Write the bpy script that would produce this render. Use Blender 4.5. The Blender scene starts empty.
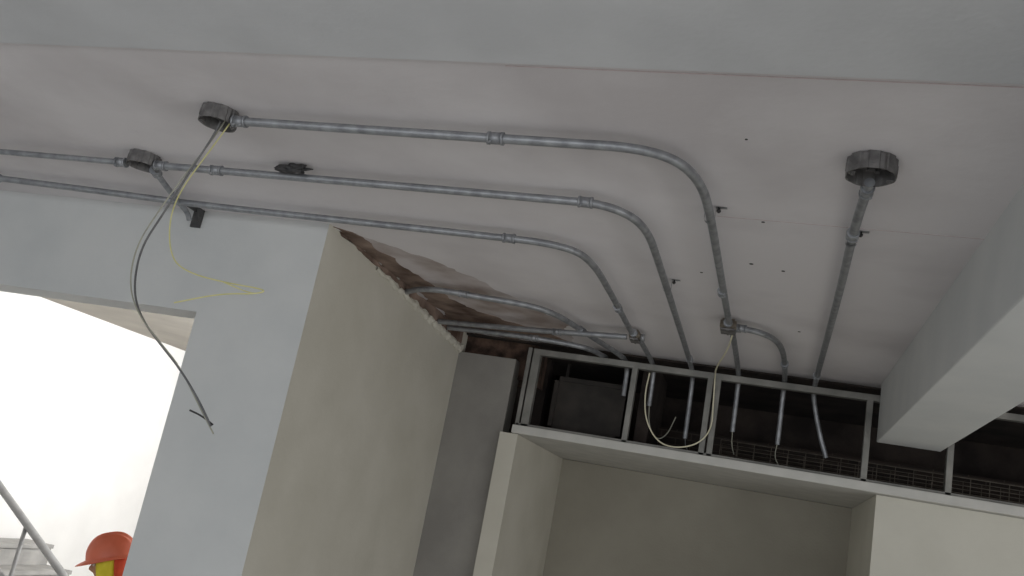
import bpy, bmesh, math, random
from mathutils import Vector, Matrix, noise
random.seed(7)
S=bpy.context.scene
H=3.45
# ------------------------------------------------------------------ helpers
def lin(c):
    return tuple((x/255/12.92 if x/255<=0.04045 else ((x/255+0.055)/1.055)**2.4) for x in c)+(1,)
def mat(name,c1,c2=None,scale=6,rough=.85,metal=0,bump=.0,bscale=60,detail=4,lo=.35,hi=.65):
    m=bpy.data.materials.new(name);m.use_nodes=True
    nt=m.node_tree;b=nt.nodes['Principled BSDF']
    b.inputs['Roughness'].default_value=rough;b.inputs['Metallic'].default_value=metal
    tc=nt.nodes.new('ShaderNodeTexCoord')
    n=nt.nodes.new('ShaderNodeTexNoise');n.inputs['Scale'].default_value=scale;n.inputs['Detail'].default_value=detail
    nt.links.new(tc.outputs['Object'],n.inputs['Vector'])
    r=nt.nodes.new('ShaderNodeValToRGB');r.color_ramp.elements[0].position=lo;r.color_ramp.elements[1].position=hi
    r.color_ramp.elements[0].color=lin(c1);r.color_ramp.elements[1].color=lin(c2 or c1)
    nt.links.new(n.outputs['Fac'],r.inputs['Fac']);nt.links.new(r.outputs['Color'],b.inputs['Base Color'])
    if bump:
        n2=nt.nodes.new('ShaderNodeTexNoise');n2.inputs['Scale'].default_value=bscale
        nt.links.new(tc.outputs['Object'],n2.inputs['Vector'])
        bp=nt.nodes.new('ShaderNodeBump');bp.inputs['Strength'].default_value=bump;bp.inputs['Distance'].default_value=.01
        nt.links.new(n2.outputs['Fac'],bp.inputs['Height']);nt.links.new(bp.outputs['Normal'],b.inputs['Normal'])
    return m
def obj(name,bm,mt,smooth=False,parent=None):
    me=bpy.data.meshes.new(name);bm.normal_update();bm.to_mesh(me);bm.free()
    o=bpy.data.objects.new(name,me);S.collection.objects.link(o)
    for x in (mt if isinstance(mt,(list,tuple)) else [mt]): me.materials.append(x)
    if smooth:
        for p in me.polygons:p.use_smooth=True
    if parent:o.parent=parent
    return o
def addbox(bm,x0,x1,y0,y1,z0,z1,mi=0,M=None):
    r=bmesh.ops.create_cube(bm,size=1)
    for v in r['verts']:
        v.co=Vector(((x0+x1)/2+v.co.x*(x1-x0),(y0+y1)/2+v.co.y*(y1-y0),(z0+z1)/2+v.co.z*(z1-z0)))
        if M:v.co=M@v.co
    fs={f for v in r['verts'] for f in v.link_faces}
    for f in fs:f.material_index=mi
    return r['verts']
def boxes(name,lst,mt,parent=None,bevel=0):
    bm=bmesh.new()
    for b in lst:addbox(bm,*b)
    o=obj(name,bm,mt,parent=parent)
    if bevel:
        md=o.modifiers.new('bevel','BEVEL');md.width=bevel;md.segments=2
    return o
def addcyl(bm,p,q,r1,r2=None,seg=20,mi=0,cap=True):
    p=Vector(p);q=Vector(q);d=q-p
    M=Matrix.Translation((p+q)/2)@d.to_track_quat('Z','Y').to_matrix().to_4x4()
    r=bmesh.ops.create_cone(bm,cap_ends=cap,segments=seg,radius1=r1,radius2=r1 if r2 is None else r2,depth=d.length,matrix=M)
    for f in {f for v in r['verts'] for f in v.link_faces}:f.material_index=mi;f.smooth=len(f.verts)==4
    return r['verts']
def empty(name,loc=(0,0,0)):
    e=bpy.data.objects.new(name,None);S.collection.objects.link(e);e.location=loc;e.empty_display_size=.1;return e
def chaikin(pts,n=3):
    pts=[Vector(p) for p in pts]
    for _ in range(n):
        o=[pts[0]]
        for a,b in zip(pts,pts[1:]):
            o+=[a*.75+b*.25,a*.25+b*.75]
        o.append(pts[-1]);pts=o
    return pts
def tube(name,pts,r,mt,parent=None,n=3,res=5):
    pts=chaikin(pts,n)
    cu=bpy.data.curves.new(name,'CURVE');cu.dimensions='3D';cu.bevel_depth=r;cu.bevel_resolution=res;cu.use_fill_caps=True
    sp=cu.splines.new('POLY');sp.points.add(len(pts)-1)
    for a,b in zip(sp.points,pts):a.co=(*b,1)
    sp.use_smooth=True
    cu.materials.append(mt)
    o=bpy.data.objects.new(name,cu);S.collection.objects.link(o)
    if parent:o.parent=parent
    return o
# ------------------------------------------------------------------ materials
M_ceil=mat('ceiling_plaster',(204,199,201),(225,221,223),1.3,.9,bump=.12,bscale=30,detail=9,lo=.3,hi=.56)
M_band=mat('band_plaster',(202,203,206),(211,212,215),3,.9,bump=.08)
M_wall=mat('wall_paint_white',(200,202,202),(209,210,209),2.5,.85,bump=.1,bscale=40)
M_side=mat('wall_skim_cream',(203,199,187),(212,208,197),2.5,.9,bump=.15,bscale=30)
M_gray=mat('wall_strip_gray',(140,137,133),(152,149,144),4,.9,bump=.2)  # darker gray than the adjoining walls, used on the back strip
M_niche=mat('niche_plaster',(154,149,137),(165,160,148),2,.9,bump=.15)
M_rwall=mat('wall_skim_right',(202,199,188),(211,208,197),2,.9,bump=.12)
M_floor=mat('floor_screed_light',(196,194,190),(212,210,205),4,.85,bump=.2)
M_raw=mat('raw_plaster_brown',(84,64,54),(158,138,126),6,.95,bump=.5,bscale=30,lo=.32,hi=.7)
M_rawd=mat('raw_masonry_dark',(52,40,34),(110,88,76),12,.95,bump=.9,bscale=40)
M_stain=mat('dusty_plaster',(162,148,142),(208,201,202),3.5,.95,bump=.15,bscale=30,lo=.36,hi=.64)
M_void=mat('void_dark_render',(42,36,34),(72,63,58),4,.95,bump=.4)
M_galv=mat('galvanised_steel',(138,140,144),(166,168,172),25,.46,.6)
M_galvd=mat('galvanised_box_steel',(104,102,102),(136,134,133),30,.55,.5)
M_dark=mat('black_iron',(52,52,54),(72,70,70),30,.6,.3)
M_brk=mat('bracket_gray',(70,70,72),(92,91,91),30,.6,.3)
M_brass=mat('conduit_body_cast',(114,106,96),(140,130,118),30,.5,.5)
M_frame=mat('frame_dull_galvanised',(122,121,117),(146,144,139),8,.55,.35)
M_ledge=mat('ledge_skim',(192,191,186),(204,202,197),8,.8)
M_wgray=mat('cable_gray',(96,96,98),(116,116,116),20,.5)
M_wlt=mat('cable_light_gray',(150,150,140),(168,166,150),20,.5)
M_wyel=mat('cable_yellow',(206,202,138),(220,214,156),20,.5)
M_ww=mat('cable_ivory',(214,208,180),(226,220,195),20,.5)
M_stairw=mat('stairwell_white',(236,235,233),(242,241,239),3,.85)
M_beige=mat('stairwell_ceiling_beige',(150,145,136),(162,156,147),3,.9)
M_step=mat('stair_concrete',(150,149,146),(172,170,167),6,.9,bump=.2)
M_rail=mat('painted_rail_gray',(150,150,150),(166,166,166),10,.5)
M_chalk=mat('chalk_red',(196,180,182),(208,194,196),40,.9)
def brick():
    m=bpy.data.materials.new('dark_brick');m.use_nodes=True;nt=m.node_tree;b=nt.nodes['Principled BSDF']
    b.inputs['Roughness'].default_value=.9
    tc=nt.nodes.new('ShaderNodeTexCoord');sx=nt.nodes.new('ShaderNodeSeparateXYZ');cx=nt.nodes.new('ShaderNodeCombineXYZ')
    nt.links.new(tc.outputs['Object'],sx.inputs[0]);nt.links.new(sx.outputs['X'],cx.inputs['X']);nt.links.new(sx.outputs['Z'],cx.inputs['Y'])
    br=nt.nodes.new('ShaderNodeTexBrick');br.inputs['Scale'].default_value=1
    br.inputs['Brick Width'].default_value=.2;br.inputs['Row Height'].default_value=.045;br.inputs['Mortar Size'].default_value=.004
    br.inputs['Color1'].default_value=lin((54,44,39));br.inputs['Color2'].default_value=lin((42,36,33));br.inputs['Mortar'].default_value=lin((70,62,56))
    nt.links.new(cx.outputs[0],br.inputs['Vector']);nt.links.new(br.outputs['Color'],b.inputs['Base Color'])
    bp=nt.nodes.new('ShaderNodeBump');bp.invert=True;bp.inputs['Strength'].default_value=.7;nt.links.new(br.outputs['Fac'],bp.inputs['Height']);nt.links.new(bp.outputs['Normal'],b.inputs['Normal'])
    return m
M_brick=brick()
# ------------------------------------------------------------------ room shell
XW,XE,YS,YN=-6.3,4.5,-4.0,5.45
boxes('floor',[(XW-.2,XE+.2,YS-.2,10.2,-.2,0)],M_floor)
boxes('ceiling',[(XW-.2,XE+.2,YS-.2,7.0,H,H+.2),(XW-.2,-1.98,7.0,10.2,H,H+.2)],M_ceil)
boxes('ceiling_drop_band',[(XW,XE,YS,1.95,H-.007,H+.01)],M_band)
boxes('beam_ceiling',[(.57,.9,YS,YN-.06,3.12,H+.01)],M_wall,bevel=.006)
boxes('wall_north_lintel',[(XW,-2.53,3.45,3.65,2.97,H+.01),(XW,-4.3,3.45,3.65,0,2.97)],M_wall)
bm=bmesh.new()
addbox(bm,-2.53,-1.98,3.45,7.0,0,H+.005)
bm.normal_update()
for f in bm.faces:
    if f.normal.x>.5:f.material_index=1
obj('wall_north_pier',bm,[M_wall,M_side])
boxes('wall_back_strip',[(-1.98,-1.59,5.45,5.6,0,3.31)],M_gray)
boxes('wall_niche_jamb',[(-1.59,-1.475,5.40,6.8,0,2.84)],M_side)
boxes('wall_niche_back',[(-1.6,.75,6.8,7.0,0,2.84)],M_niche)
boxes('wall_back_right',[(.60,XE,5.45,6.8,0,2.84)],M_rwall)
boxes('wall_east',[(XE,XE+.2,YS-.2,-2.5,0,H+.005),(XE,XE+.2,3.5,7.0,0,H+.005),(XE,XE+.2,-2.5,3.5,0,.8),(XE,XE+.2,-2.5,3.5,2.7,H+.005)],M_wall)  # unseen opening cut for the added east fill light
boxes('wall_west',[(XW-.2,XW,YS-.2,3.65,0,H+.005)],M_wall)
boxes('wall_south',[(XW,XE,YS-.2,YS,0,.9),(XW,XE,YS-.2,YS,2.9,H+.005),(XW,-5.6,YS-.2,YS,.9,2.9),(-1.1,-.7,YS-.2,YS,.9,2.9),(3.8,XE,YS-.2,YS,.9,2.9)],M_wall)
boxes('trim_ledge',[(-1.51,XE,5.36,6.8,2.842,2.893)],M_ledge,bevel=.004)
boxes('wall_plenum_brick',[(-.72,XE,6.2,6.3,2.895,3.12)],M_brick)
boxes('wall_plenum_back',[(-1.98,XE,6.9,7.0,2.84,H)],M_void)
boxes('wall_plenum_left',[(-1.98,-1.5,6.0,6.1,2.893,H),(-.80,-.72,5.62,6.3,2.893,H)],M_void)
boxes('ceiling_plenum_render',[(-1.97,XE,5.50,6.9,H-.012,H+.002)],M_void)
boxes('wall_stairwell_left',[(XW-.2,XW,3.65,10.2,0,H+.005)],M_stairw)
boxes('wall_stairwell_back',[(XW,-1.98,10,10.2,0,H+.005)],M_stairw)
boxes('wall_stairwell_right',[(-2.53,-1.98,7.0,10,0,H+.005)],M_stairw)
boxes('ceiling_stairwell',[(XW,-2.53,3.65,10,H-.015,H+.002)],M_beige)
bm=bmesh.new()
addbox(bm,-.75,.57,1.972,1.976,H-.001,H+.001)
addbox(bm,-.25,.57,2.93,2.933,H-.001,H+.001)
obj('chalk_line_ceiling',bm,M_chalk)
bm=bmesh.new()
for (x,y_,rr) in ((-.14,3.42,.008),(-.02,3.47,.007),(-.10,2.95,.006),(-.34,3.6,.006),(.08,4.4,.007),(-.15,2.32,.004)):
    addcyl(bm,(x,y_,H-.0015),(x,y_,H+.001),rr,seg=9)
obj('drill_marks_ceiling',bm,M_brk)
# ------------------------------------------------------------------ ragged bare ceiling patch
def ragged(name,poly,z,mt,amp=.03,th=.003,axis='z'):
    pts=[]
    n=len(poly)
    for i in range(n):
        a=Vector(poly[i]);b=Vector(poly[(i+1)%n]);k=max(2,int((b-a).length/.03))
        for j in range(k):
            p=a.lerp(b,j/k);d=(b-a).normalized();nn=Vector((-d.y,d.x))
            p=p+nn*(noise.noise(Vector((p.x*9,p.y*9,z*3)))*amp*2+random.uniform(-.3,.3)*amp)
            pts.append(p)
    bm=bmesh.new()
    if axis=='z': vs=[bm.verts.new((min(max(p.x,-1.979),9),p.y,z)) for p in pts];ex=Vector((0,0,th))
    else: vs=[bm.verts.new((z,p.x,min(p.y,H))) for p in pts];ex=Vector((-th,0,0))
    f=bm.faces.new(vs)
    r=bmesh.ops.extrude_face_region(bm,geom=[f])
    bmesh.ops.translate(bm,vec=ex,verts=[g for g in r['geom'] if isinstance(g,bmesh.types.BMVert)])
    bmesh.ops.triangulate(bm,faces=bm.faces[:]);bmesh.ops.recalc_face_normals(bm,faces=bm.faces[:])
    return obj(name,bm,mt)
ragged('dusty_patch_ceiling',[(-1.97,3.5),(-1.64,3.85),(-1.36,4.35),(-1.15,4.9),(-1.2,5.45),(-1.97,5.45)],H-.001,M_stain,.03,.0005)
ragged('bare_patch_ceiling',[(-1.975,3.48),(-1.88,3.6),(-1.83,4.2),(-1.74,4.75),(-1.52,5.0),(-1.28,5.2),(-1.22,5.48),(-1.975,5.48)],H-.003,M_raw,.028)
ragged('bare_patch_wall',[(3.55,H),(3.9,H-.02),(4.3,H-.04),(4.6,H-.04),(4.9,H-.07),(5.2,H-.09),(5.44,H-.14),(5.44,H)],-1.972,M_raw,.012,.008,'x')
boxes('raw_masonry_infill',[(-1.98,-1.50,5.56,5.9,3.2,H)],M_rawd)
bm=bmesh.new();prev=None
N=90
for i in range(N+1):
    t=i/N;yy=4.0+t*1.44
    zz=H-.035-.085*t+.012*noise.noise(Vector((yy*9,0,1)))
    s=(.010+.016*t)*(1+.7*noise.noise(Vector((yy*22,3,1))))
    ring=[]
    for k in range(9):
        a=2*math.pi*k/9;q=s*(1+.5*noise.noise(Vector((yy*30,k*1.7,0))))
        ring.append(bm.verts.new((-1.974+q*.8*math.cos(a),yy,zz+q*math.sin(a))))
    if prev:
        for k in range(9):bm.faces.new((prev[k],prev[(k+1)%9],ring[(k+1)%9],ring[k]))
    prev=ring
obj('plaster_edge_bead',bm,M_side)
# ------------------------------------------------------------------ transom frame
FY0,FY1=5.41,5.46
fr=empty('transom_frame')
boxes('top_rail',[(-1.475,XE,FY0,FY1,3.352,3.390)],M_frame,fr,.003)
boxes('posts',[(a-.017,a+.017,FY0,FY1,2.893,3.357) for a in (-.825,-.37,-.325,.522,.952,1.72,2.62)]+[(-1.475,-1.425,FY0,FY1,2.893,3.357)],M_frame,fr,.003)
boxes('bottom_rail',[(-1.505,XE,FY0,FY1,2.893,2.912)],M_frame,fr,.002)
boxes('jamb_plate',[(-1.51,-1.485,5.41,5.56,2.893,3.392)],M_frame,fr,.002)
M_duct=mat('duct_dusty',(62,58,55),(84,78,73),6,.7,.3)
bm=bmesh.new();addbox(bm,-1.40,-.95,5.9,6.3,2.96,3.30)
addbox(bm,-1.42,-.93,5.885,5.905,2.945,2.975);addbox(bm,-1.42,-.93,5.885,5.905,3.285,3.315);addbox(bm,-1.42,-1.39,5.885,5.905,2.945,3.315);addbox(bm,-.96,-.93,5.885,5.905,2.945,3.315)
for x in(-1.38,-.97):addbox(bm,x-.015,x+.015,6.0,6.03,2.893,2.96);addbox(bm,x-.01,x+.01,6.05,6.07,3.30,3.438)
obj('sheet_metal_duct',bm,M_duct)
M_mesh=mat('tray_wire_zinc',(104,97,88),(128,120,110),20,.55,.4)
bm=bmesh.new();x0,x1=-.28,XE-.05;ya,yb_=5.72,5.92;za,zb=2.905,3.04
for yy,zz in [(ya,za+ i*.045) for i in range(4)]+[(yb_,za+i*.045) for i in range(4)]+[(ya+.05*i,za) for i in range(1,4)]:
    addcyl(bm,(x0,yy,zz),(x1,yy,zz),.0028,seg=6)
x=x0
while x<x1:
    addcyl(bm,(x,ya,za-.008),(x,ya,zb),.0024,seg=6);addcyl(bm,(x,yb_,za-.008),(x,yb_,zb),.0024,seg=6);addcyl(bm,(x,ya,za-.003),(x,yb_,za-.003),.0024,seg=6)
    x+=.1
obj('wire_mesh_cable_tray',bm,M_mesh)
# ------------------------------------------------------------------ conduits
ZC=3.41;R=.0145
def P(*a): return [(x,y,(z[0] if z else ZC)) for x,y,*z in a]
def coupling(bm,c,d,L=.042,r=.0182):
    c=Vector(c);d=Vector(d).normalized()
    addcyl(bm,c-d*L/2,c+d*L/2,r)
    addcyl(bm,c-d*L/2-d*.004,c-d*L/2+d*.004,r*1.1);addcyl(bm,c+d*L/2-d*.004,c+d*L/2+d*.004,r*1.1)
    s=d.cross(Vector((0,0,1))).normalized()*.6+Vector((0,0,-.8));s.normalize()
    for k in(-.3,.3):
        a=c+d*L*k;addcyl(bm,a,a+s*(r+.006),.0035,seg=8)
def strap(bm,c,d):
    c=Vector(c);d=Vector(d).normalized();s=Vector((-d.y,d.x,0)).normalized()
    n=10;w=.010
    prof=[]
    for i in range(n+1):
        a=math.pi*(i/n);prof.append(s*math.cos(a)*(R+.003)+Vector((0,0,-math.sin(a)*(R+.003))))
    prof=[prof[0]+Vector((0,0,H-c.z-.001))]+prof+[prof[-1]+Vector((0,0,H-c.z-.001)),prof[-1]+Vector((0,0,H-c.z-.001))-s*.035]
    for a,b in zip(prof,prof[1:]):
        vs=[bm.verts.new(c+q) for q in (a-d*w,b-d*w,b+d*w,a+d*w)];bm.faces.new(vs)
    f=c-s*(R+.012);f.z=H-.001
    addcyl(bm,f,f-Vector((0,0,.018)),.004,seg=8,mi=1)
    addcyl(bm,f-Vector((0,0,.008)),f-Vector((0,0,.014)),.008,seg=6,mi=1)
def conduit(pts,couplings=(),straps=(),r=R,z=None):
    e=empty('conduit_run')
    tube('pipe',pts,r,M_galv,e)
    bm=bmesh.new()
    for c,d in couplings:coupling(bm,c,d)
    for c,d in straps:strap(bm,c,d)
    if len(bm.verts):obj('couplings_and_straps',bm,[M_galv,M_dark],parent=e)
    else:bm.free()
    return e
conduit(P((-1.775,2.335),(-.62,2.335),(-.46,2.335),(-.345,2.39),(-.285,2.53),(-.265,2.75),(-.255,3.4),(-.24,4.24)),
 [((-.87,2.335,ZC),(1,0,0)),((-.255,3.72,ZC),(0,1,0)),((-1.75,2.335,ZC),(1,0,0))],[((-.268,2.85,ZC),(0,1,0))])
conduit(P((-.2,4.31),(-.10,4.34),(-.02,4.46),(.02,4.7),(.04,5.1),(.05,5.52),(.05,5.6,3.36),(.05,5.62,3.05)),[((-.185,4.312,ZC),(1,.05,0)),((.035,5.0,ZC),(0,1,0))])
conduit(P((-.23,4.36),(-.22,4.9),(-.215,5.5),(-.215,5.57,3.36),(-.215,5.58,3.08)),[((-.23,4.38,ZC),(0,1,0))])
conduit(P((-2.42,2.80),(-.74,2.80),(-.62,2.81),(-.53,2.9),(-.495,3.05),(-.49,3.3),(-.49,5.5),(-.49,5.6,3.36),(-.49,5.62,3.0)),
 [((-2.14,2.80,ZC),(1,0,0)),((-.68,2.802,ZC),(1,0.05,0)),((-2.395,2.8,ZC),(1,0,0)),((-.49,5.2,ZC),(0,1,0))],[((-.49,3.75,ZC),(0,1,0))])
conduit(P((-4.2,2.79),(-2.56,2.80)),[((-2.585,2.8,ZC),(1,0,0)),((-3.4,2.795,ZC),(1,0,0))],r=.012)
conduit(P((-4.6,3.05),(-3.6,3.14),(-3.0,3.19),(-2.5,3.245),(-1.87,3.26),(-1.1,3.28),(-.93,3.29),(-.81,3.36),(-.775,3.52),(-.765,3.75),(-.765,4.72)),
 [((-1.08,3.281,ZC),(1,0.02,0)),((-.768,4.2,ZC),(0,1,0)),((-3.57,3.143,ZC),(1,.08,0))],[])
conduit(P((-.74,4.82),(-.73,5.5),(-.73,5.57,3.36),(-.73,5.58,3.16)),[((-.74,4.85,ZC),(0,1,0))])
conduit(P((-1.965,4.40),(-1.85,4.30),(-1.72,4.27),(-1.5,4.32),(-1.25,4.37),(-1.14,4.5),(-1.08,4.72),(-1.0,5.05),(-.93,5.3),(-.9,5.52),(-.9,5.6,3.36),(-.9,5.6,3.2)),
 [((-1.60,4.30,ZC),(1,.15,0)),((-1.06,4.80,ZC),(.25,1,0))],r=.0155)
conduit(P((-1.965,4.95,3.385),(-1.44,4.87,3.385),(-1.06,4.78,3.385),(-.8,4.78,3.40)),[((-1.2,4.815,3.385),(1,-.22,0))],[],r=.0155)
conduit(P((-1.965,5.12,3.39),(-1.5,5.08,3.39),(-1.2,5.1,3.385),(-1.07,5.2,3.39),(-1.03,5.5,3.41)),[((-1.4,5.083,3.388),(1,0,0))],[],r=.0155)
conduit(P((.185,2.46),(.18,2.8),(.198,3.6),(.217,5.5),(.222,5.58,3.36),(.27,5.62,3.18),(.33,5.64,3.02)),
 [((.184,2.52,ZC),(0,1,0)),((.182,2.89,ZC),(0,1,0)),((.213,5.2,ZC),(0,1,0))],[((.184,2.96,ZC),(0,1,0))])
conduit(P((-2.47,2.86),(-2.60,3.18),(-2.66,3.36),(-2.66,3.39,3.38)),[((-2.475,2.875,ZC),(-.4,1,0))],r=.012)
def cbody(name,c,L=.11,w=.042,ang=0,mt=None):
    e=empty(name,c);e.rotation_euler=(0,0,ang)
    bm=bmesh.new();addbox(bm,-w/2,w/2,-L/2,L/2,-.024,.026)
    bmesh.ops.bevel(bm,geom=bm.edges[:],offset=.009,segments=3,affect='EDGES')
    obj('body',bm,mt or M_brass,True,e)
    bm=bmesh.new();addbox(bm,-w/2+.004,w/2-.004,-L/2+.006,L/2-.006,-.030,-.022)
    for s in(-1,1):addcyl(bm,(0,s*(L/2-.014),-.034),(0,s*(L/2-.014),-.028),.005,seg=8)
    obj('cover',bm,M_galvd,parent=e)
    bm=bmesh.new();addcyl(bm,(0,-L/2-.022,0),(0,-L/2+.004,0),.021);addcyl(bm,(0,L/2-.004,0),(0,L/2+.022,0),.021);addcyl(bm,(w/2-.004,.02,0),(w/2+.022,.02,0),.02)
    obj('hubs',bm,M_galv,parent=e)
    return e
cbody('conduit_body',(-.245,4.30,3.41),w=.075)
cbody('conduit_body',(-.755,4.775,3.41),w=.055)
# ------------------------------------------------------------------ octagonal boxes
def octbox(x,y,r=.066,dep=.05):
    e=empty('junction_box',(x,y,H-.001))
    bm=bmesh.new();seg=8
    def ring(rad,z):return [bm.verts.new((rad*math.cos(math.pi/8+i*math.pi/4),rad*math.sin(math.pi/8+i*math.pi/4),z)) for i in range(seg)]
    A=ring(r,0);B=ring(r,-dep);Cc=ring(r-.003,-dep);D=ring(r-.003,-.004)
    for a,b in((A,B),(B,Cc),(Cc,D)):
        for i in range(seg):bm.faces.new((a[i],a[(i+1)%seg],b[(i+1)%seg],b[i]))
    bm.faces.new(D);bm.faces.new(A)
    bmesh.ops.recalc_face_normals(bm,faces=bm.faces[:])
    ed=[e_ for e_ in bm.edges if abs(e_.verts[0].co.z-e_.verts[1].co.z)>.03 and e_.verts[0].co.xy.length>r-.001]
    bmesh.ops.bevel(bm,geom=ed,offset=.014,segments=3,affect='EDGES')
    obj('shell',bm,M_galvd,parent=e)
    bm=bmesh.new()
    rr=r*math.cos(math.pi/8)
    for i in range(8):
        a=i*math.pi/4;d=Vector((math.cos(a),math.sin(a),0))
        c=d*rr+Vector((0,0,-dep/2));addcyl(bm,c,c+d*.0015,.012,seg=16)
    for a in (math.pi/8,math.pi/8+math.pi):
        d=Vector((math.cos(a),math.sin(a),0));c=d*(r-.016)
        addbox(bm,c.x-.008,c.x+.008,c.y-.008,c.y+.008,-dep-.001,-dep+.002)
        addcyl(bm,(c.x,c.y,-dep+.001),(c.x,c.y,-dep-.006),.004,seg=8)
    obj('knockouts_and_ears',bm,M_galvd,parent=e)
    bm=bmesh.new();addcyl(bm,(0,0,-.005),(0,0,-.03),.012,seg=10);addcyl(bm,(.02,.01,-.005),(.015,.0,-.035),.007,seg=8)
    obj('bolt',bm,M_dark,parent=e)
    return e
octbox(-1.84,2.345);octbox(-2.48,2.80);octbox(.182,2.40,.070)
e=empty('angle_bracket',(-2.66,3.424,H-.001));e.scale=(.65,.8,.75)
bm=bmesh.new()
addbox(bm,-.04,.04,-.055,.03,-.012,0);addbox(bm,-.04,.04,.018,.03,-.115,0)
vs=[bm.verts.new(v) for v in((.036,.02,-.012),(.036,-.05,-.012),(.036,.02,-.105),(.04,.02,-.012),(.04,-.05,-.012),(.04,.02,-.105))]
bm.faces.new(vs[:3]);bm.faces.new(vs[3:]);bm.faces.new((vs[1],vs[2],vs[5],vs[4]))
addcyl(bm,(0,.0,-.012),(0,0,-.026),.009,seg=6)
obj('plates',bm,M_brk,parent=e)
bm=bmesh.new();r_=bmesh.ops.create_icosphere(bm,subdivisions=4,radius=.05)
for v in r_['verts']:
    v.co*=1+noise.noise(v.co*40)*.6
    v.co=Vector((v.co.x*1.35-1.79,v.co.y*.35+2.765-v.co.x*.05,v.co.z*.35+3.43))
obj('duct_tape_scrap',bm,M_dark,True)
# ------------------------------------------------------------------ cables
w=empty('hanging_cable')
y=2.36
tube('gray_core',[(-1.84,y,3.43),(-1.85,y,3.37),(-1.90,y,3.24),(-1.97,y+.02,3.09),(-2.02,y+.02,2.96),(-2.0,y+.02,2.82),(-1.93,y+.01,2.73),(-1.83,y,2.66),(-1.73,y,2.59),(-1.64,y,2.51),(-1.575,y,2.44)],.0034,M_wgray,w)
tube('gray_end',[(-1.66,y,2.475),(-1.62,y+.01,2.465),(-1.57,y,2.445)],.0028,M_dark,w)
tube('second_core',[(-1.83,y+.01,3.43),(-1.86,y+.01,3.355),(-1.912,y,3.23),(-1.977,y,3.085),(-2.022,y,2.96),(-2.005,y,2.83),(-1.935,y,2.737),(-1.835,y,2.667),(-1.733,y,2.597),(-1.63,y,2.49),(-1.56,y,2.42)],.0024,M_wlt,w)
w=empty('hanging_yellow_wire')
tube('strand',[(-1.82,2.38,3.42),(-1.88,2.4,3.33),(-1.95,2.4,3.18),(-1.96,2.4,3.07),(-1.91,2.4,2.94),(-1.82,2.4,2.90),(-1.67,2.4,2.885),(-1.53,2.4,2.88),(-1.56,2.39,2.86),(-1.69,2.4,2.85),(-1.85,2.4,2.80)],.0024,M_wyel,w)
tube('strand_tail',[(-1.69,2.38,2.885),(-1.60,2.42,2.865),(-1.55,2.4,2.87)],.002,M_wyel,w)
w=empty('looped_ivory_wire')
tube('strand',[(-.22,4.32,3.39),(-.25,4.6,3.36),(-.33,5.1,3.36),(-.345,5.38,3.36),(-.335,5.385,3.2),(-.325,5.385,3.05),(-.39,5.38,2.95),(-.52,5.37,2.905),(-.63,5.38,2.93),(-.715,5.385,3.05),(-.74,5.385,3.2),(-.73,5.385,3.33)],.0042,M_ww,w)
w=empty('cavity_wires')
tube('strand_1',[(-.73,5.58,3.18),(-.72,5.6,3.05),(-.66,5.6,2.96),(-.60,5.62,3.0),(-.56,5.6,3.12)],.0035,M_wlt,w)
tube('strand_2',[(-.49,5.62,3.02),(-.48,5.62,2.94),(-.42,5.64,2.91),(-.36,5.62,2.93)],.0035,M_wgray,w)
tube('strand_3',[(-.215,5.58,3.09),(-.21,5.58,3.0),(-.19,5.6,2.95)],.003,M_wlt,w)
tube('strand_4',[(.05,5.62,3.06),(.04,5.62,2.98),(.07,5.62,2.93)],.003,M_wlt,w)
# ------------------------------------------------------------------ staircase
st=empty('staircase')
bm=bmesh.new()
for i in range(8):
    x1=-4.1-.26*i;addbox(bm,max(x1-.28,XW+.01),x1,5.85,7.0,0 if i<2 else .17*(i-1),.17*(i+1))
    addbox(bm,x1-.02,x1+.02,5.85,7.0,.17*(i+1)-.03,.17*(i+1)+.002)
obj('steps',bm,M_step,parent=st)
tube('handrail',[(-4.1,5.9,.90),(-4.3,5.9,1.00),(-6.1,5.9,2.14)],.028,M_rail,st,n=1)
tube('midrail',[(-4.2,5.9,.50),(-6.1,5.9,1.70)],.016,M_rail,st,n=1)
bm=bmesh.new()
for i in range(0,8,2):
    x=-4.23-.26*i;addcyl(bm,(x,5.9,.17*(i+1)),(x,5.9,.885+(-4.1-x)*.63),.016)
obj('balusters',bm,M_rail,parent=st)
# ------------------------------------------------------------------ worker
def skin_chain(name,verts,edges,rad,root,sub=2):
    me=bpy.data.meshes.new(name);me.from_pydata([Vector(v) for v in verts],edges,[])
    o=bpy.data.objects.new(name,me);S.collection.objects.link(o)
    o.modifiers.new('skin','SKIN')
    for i,r in enumerate(rad):
        d=me.skin_vertices[0].data[i];d.radius=r if isinstance(r,tuple) else (r,r);d.use_root=(i==root)
    sd=o.modifiers.new('sub','SUBSURF');sd.levels=sub;sd.render_levels=sub
    dg=bpy.context.evaluated_depsgraph_get();dg.update()
    m2=bpy.data.meshes.new_from_object(o.evaluated_get(dg))
    bpy.data.objects.remove(o)
    o=bpy.data.objects.new(name,m2);S.collection.objects.link(o)
    for p in m2.polygons:p.use_smooth=True
    return o
M_skin=mat('skin',(172,124,92),(184,136,104),12,.6)
M_vest=mat('vest_hi_vis_yellow',(222,206,50),(236,220,70),15,.8)
M_shirt=mat('shirt_orange',(205,72,44),(220,88,54),15,.85)
M_trous=mat('trousers_navy',(42,48,66),(54,60,78),15,.9)
M_boot=mat('boot_brown',(60,44,34),(76,56,44),20,.7)
M_hat=mat('hard_hat_orange',(208,100,70),(218,112,82),10,.45)
M_hair=mat('hair_black',(24,20,18),(34,28,25),40,.7)
M_eye=mat('eye_white',(225,222,215),None,10,.3)
M_refl=mat('reflective_tape',(190,192,192),(210,212,212),20,.3,.3)
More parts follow.
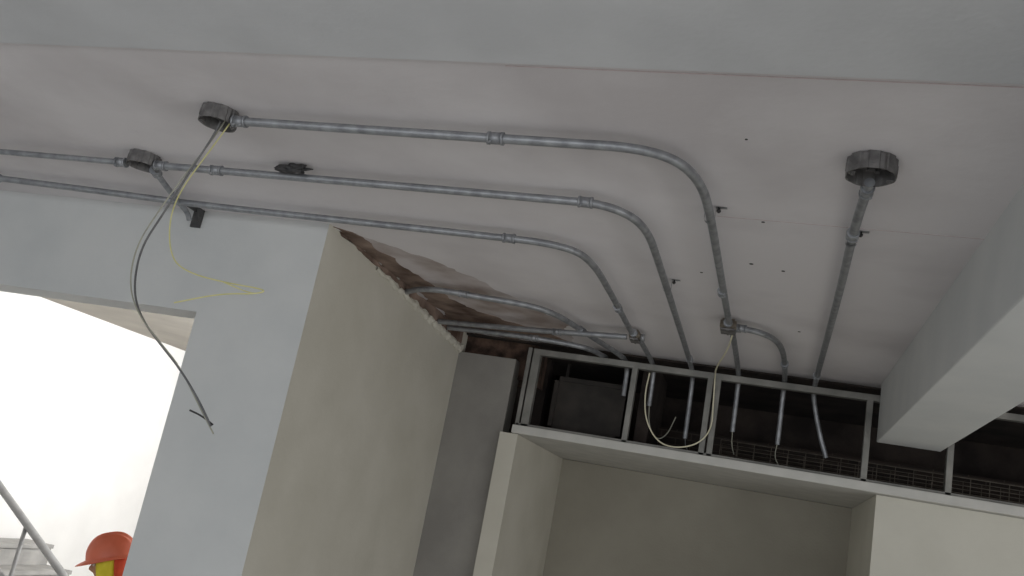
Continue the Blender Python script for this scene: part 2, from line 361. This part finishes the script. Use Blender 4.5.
wk=empty('construction_worker',(-3.41,4.66,0));wk.rotation_euler=(0,0,math.radians(205))
V=[(0,0,.98),(-.01,0,1.17),(.0,0,1.36),(.015,0,1.50),(.03,0,1.575),(.065,0,1.62)]
E=[(0,1),(1,2),(2,3),(3,4),(4,5)];Rr=[(.125,.16),(.115,.145),(.13,.175),(.095,.13),(.058,.058),(.055,.055)]
for s in(-1,1):
    b=len(V)
    V+=[(.01,s*.155,1.485),(-.01,s*.225,1.43),(-.03,s*.265,1.18),(.10,s*.25,.95),(.125,s*.25,.925)];Rr+=[.078,.066,.05,.036,.03]
    E+=[(3,b),(b,b+1),(b+1,b+2),(b+2,b+3),(b+3,b+4)]
    b=len(V)
    V+=[(0,s*.095,.88),(.015,s*.11,.5),(-.02,s*.115,.12),(-.02,s*.115,.06),(.13,s*.125,.045)];Rr+=[.105,.07,.052,.05,.042]
    E+=[(0,b),(b,b+1),(b+1,b+2),(b+2,b+3),(b+3,b+4)]
body=skin_chain('body',V,E,Rr,0)
for m in(M_skin,M_vest,M_shirt,M_trous,M_boot,M_refl):body.data.materials.append(m)
for p in body.data.polygons:
    c=p.center
    i=3
    if c.z>1.60 :i=0
    elif abs(c.y)>.19 and c.z>.8: i=2 if c.z>.97 else 0
    elif c.z>.92:
        i=1
        if 1.10<c.z<1.15 or 1.24<c.z<1.29:i=5
        if c.z>1.55:i=2
    if c.z<.14:i=4
    p.material_index=i
body.parent=wk
for s in(-1,1):
    y0=s*.25
    vs=[(.12,y0,.93),(.14,y0,.885),(.15,y0,.855)];ed=[(0,1),(1,2)];rd=[.026,(.032,.032),(.03,.03)]
    o=skin_chain('palm',vs,ed,rd,0,2);o.data.materials.append(M_skin);o.parent=wk
    for k,(L,off) in enumerate(((.068,.024),(.078,.008),(.072,-.009),(.056,-.025))):
        a=Vector((.152+off*.9,y0,.865));o=skin_chain('finger_%d'%(k+1),[a,a+Vector((.004,-s*.004,-L*.45)),a+Vector((.0,-s*.014,-L*.8)),a+Vector((-.004,-s*.026,-L))],[(0,1),(1,2),(2,3)],[.009,.0085,.008,.0065],0,1)
        o.data.materials.append(M_skin);o.parent=wk
    a=Vector((.165,y0,.895));o=skin_chain('thumb',[a,a+Vector((.028,-s*.012,-.02)),a+Vector((.038,-s*.02,-.048))],[(0,1),(1,2)],[.011,.010,.008],0,1)
    o.data.materials.append(M_skin);o.parent=wk
hd=empty('head',(.085,0,1.672));hd.parent=wk;hd.rotation_euler=(0,math.radians(14),0)
bm=bmesh.new();bmesh.ops.create_uvsphere(bm,u_segments=48,v_segments=32,radius=1)
for v in bm.verts:
    c=v.co.copy();x,yv,z=c
    px,py,pz=x*.098,yv*.077,z*.118
    if z<0: py*=1-.32*(-z)**1.3;px*=1-.12*(-z)
    if x>0:
        px-=.010*x*max(0,1-abs(z-.05)*3)*min(1,abs(yv)*3)
        px+=.024*math.exp(-((yv*.077)/.011)**2)*math.exp(-((z+.18)/.17)**2)
        px+=.007*math.exp(-((yv*.077)/.024)**2)*math.exp(-((z+.5)/.07)**2)
        px+=.012*math.exp(-((yv*.077)/.026)**2)*math.exp(-((z+.82)/.15)**2)
        px+=.005*math.exp(-((z-.22)/.09)**2)*x
    v.co=(px,py,pz)
obj('skull_face',bm,M_skin,True,hd)
bm=bmesh.new()
for s in(-1,1):
    r_=bmesh.ops.create_uvsphere(bm,u_segments=16,v_segments=10,radius=1)
    for v in r_['verts']:
        v.co=Vector((v.co.x*.017-.005,v.co.y*.007+s*.078,v.co.z*.031-.005+v.co.x*.003))
obj('ears',bm,M_skin,True,hd)
bm=bmesh.new()
for s in(-1,1):
    r_=bmesh.ops.create_uvsphere(bm,u_segments=14,v_segments=10,radius=.0115)
    for v in r_['verts']:v.co+=Vector((.079,s*.031,.004))
    r_=bmesh.ops.create_uvsphere(bm,u_segments=12,v_segments=8,radius=.005)
    for f in {f for v in r_['verts'] for f in v.link_faces}:f.material_index=1
    for v in r_['verts']:v.co+=Vector((.0885,s*.031,.004))
obj('eyes',bm,[M_eye,M_hair],True,hd)
bm=bmesh.new()
for s in(-1,1):
    addbox(bm,.088,.094,s*.031-.013,s*.031+.013,.022,.026)
obj('eyebrows',bm,M_hair,parent=hd)
def shell_part(name,sx,sy,sz,cond,mt,off=(0,0,0)):
    bm=bmesh.new();bmesh.ops.create_uvsphere(bm,u_segments=40,v_segments=28,radius=1)
    for v in bm.verts:v.co=Vector((v.co.x*sx+off[0],v.co.y*sy,v.co.z*sz+off[2]))
    bmesh.ops.delete(bm,geom=[v for v in bm.verts if not cond(v.co)],context='VERTS')
    return obj(name,bm,mt,True,hd)
shell_part('hair',.1,.081,.121,lambda c:c.z>.05 or (c.x<-.03 and c.z>-.03),M_hair,(-.006,0,.004))
o=shell_part('sun_cloth_sides',.112,.094,.165,lambda c:-.045<c.x<.062 and -.145<c.z<.05 and abs(c.y)>.02,M_vest,(-.004,0,-.01));o.modifiers.new('t','SOLIDIFY').thickness=.004
o=shell_part('sun_cloth_nape',.116,.098,.17,lambda c:c.x<-.03 and -.15<c.z<.05,M_shirt,(-.004,0,-.01));o.modifiers.new('t','SOLIDIFY').thickness=.004
bm=bmesh.new();ns,nr=96,20
rings=[]
for j in range(nr+1):
    ph=math.pi/2*(j/nr)
    ring=[]
    for i in range(ns):
        a=2*math.pi*i/ns;ca,sa=math.cos(a),math.sin(a)
        rr=math.cos(ph)**.75 if j<nr else 0
        x=.138*ca*rr;yv=.113*sa*rr;z=.125*math.sin(ph)
        rid=.014*math.exp(-(yv/.012)**2)*(1 if ph>.35 else ph/.35)+.011*(math.exp(-((abs(yv)-.045)/.009)**2))*(1 if ph>.5 else ph/.5)
        z+=rid*math.sin(ph);x*=1+rid*.5/.138*abs(ca)*(1-math.sin(ph))
        ring.append(bm.verts.new((x,yv,z)))
    rings.append(ring)
for a,b in zip(rings,rings[1:]):
    for i in range(ns):bm.faces.new((a[i],a[(i+1)%ns],b[(i+1)%ns],b[i]))
prev=rings[0]
for k,(o1,dz) in enumerate(((.5,-.003),(1,-.010),(1.0,-.014),(.3,-.006),(-.1,-.006))):
    ring=[]
    for i in range(ns):
        a=2*math.pi*i/ns;ca,sa=math.cos(a),math.sin(a)
        w_=(.012+.045*max(0,ca)**1.6)*o1
        ring.append(bm.verts.new(((.138+w_)*ca,(.113+.012*o1)*sa,dz-.012*max(0,ca)*max(o1,0))))
    for i in range(ns):bm.faces.new((ring[i],ring[(i+1)%ns],prev[(i+1)%ns],prev[i]))
    prev=ring
bmesh.ops.remove_doubles(bm,verts=bm.verts[:],dist=.0005);bmesh.ops.recalc_face_normals(bm,faces=bm.faces[:])
o=obj('hard_hat',bm,M_hat,True,hd);o.location=(-.004,0,.036);o.rotation_euler=(0,math.radians(4),0)
# ------------------------------------------------------------------ lights
def area(name,loc,rot,sx,sy,en,col):
    l=bpy.data.lights.new(name,'AREA');l.shape='RECTANGLE';l.size=sx;l.size_y=sy;l.energy=en;l.color=col
    o=bpy.data.objects.new(name,l);S.collection.objects.link(o);o.location=loc;o.rotation_euler=[math.radians(a) for a in rot];return o
area('daylight_window_left',(-3.35,YS-.25,1.9),(62,0,0),4.4,2.0,82,(.94,.97,1.0))
area('daylight_window_right',(1.55,YS-.25,1.9),(62,0,0),4.4,2.0,62,(.96,.98,1.0))
area('east_fill_light',(XE+.25,.5,1.75),(0,62,0),1.9,5.8,92,(1,.98,.94))  # added fill, brightens the pier side and niche jamb
area('stairwell_fill_upper',(-3.4,7.2,3.1),(0,90,0),.5,2.4,85,(1,1,1))  # added unseen fill, set high to overexpose the stairwell wall
area('stairwell_fill_side',(-2.7,6.0,2.2),(0,90,0),1.8,1.8,40,(1,.995,.985))  # added unseen fill by the pier, whitens the left stairwell wall
W=bpy.data.worlds.new('world');S.world=W;W.use_nodes=True
W.node_tree.nodes['Background'].inputs[0].default_value=(.88,.94,1,1);W.node_tree.nodes['Background'].inputs[1].default_value=.49
S.view_settings.view_transform='Standard'
# ------------------------------------------------------------------ camera
p=math.radians(14);r=math.radians(11);yw=math.radians(17.4)
R0=Vector((math.cos(yw),math.sin(yw),0));F=Vector((-math.sin(yw)*math.cos(p),math.cos(yw)*math.cos(p),math.sin(p)));U0=R0.cross(F)
Rc=math.cos(r)*R0+math.sin(r)*U0;Uc=-math.sin(r)*R0+math.cos(r)*U0
cd=bpy.data.cameras.new('camera');cd.sensor_width=36;cd.lens=900/1024*36
cam=bpy.data.objects.new('camera',cd);S.collection.objects.link(cam)
Mx=Matrix((Rc,Uc,-F)).transposed().to_4x4();Mx.translation=Vector((0,0,2.35));cam.matrix_world=Mx
S.camera=cam
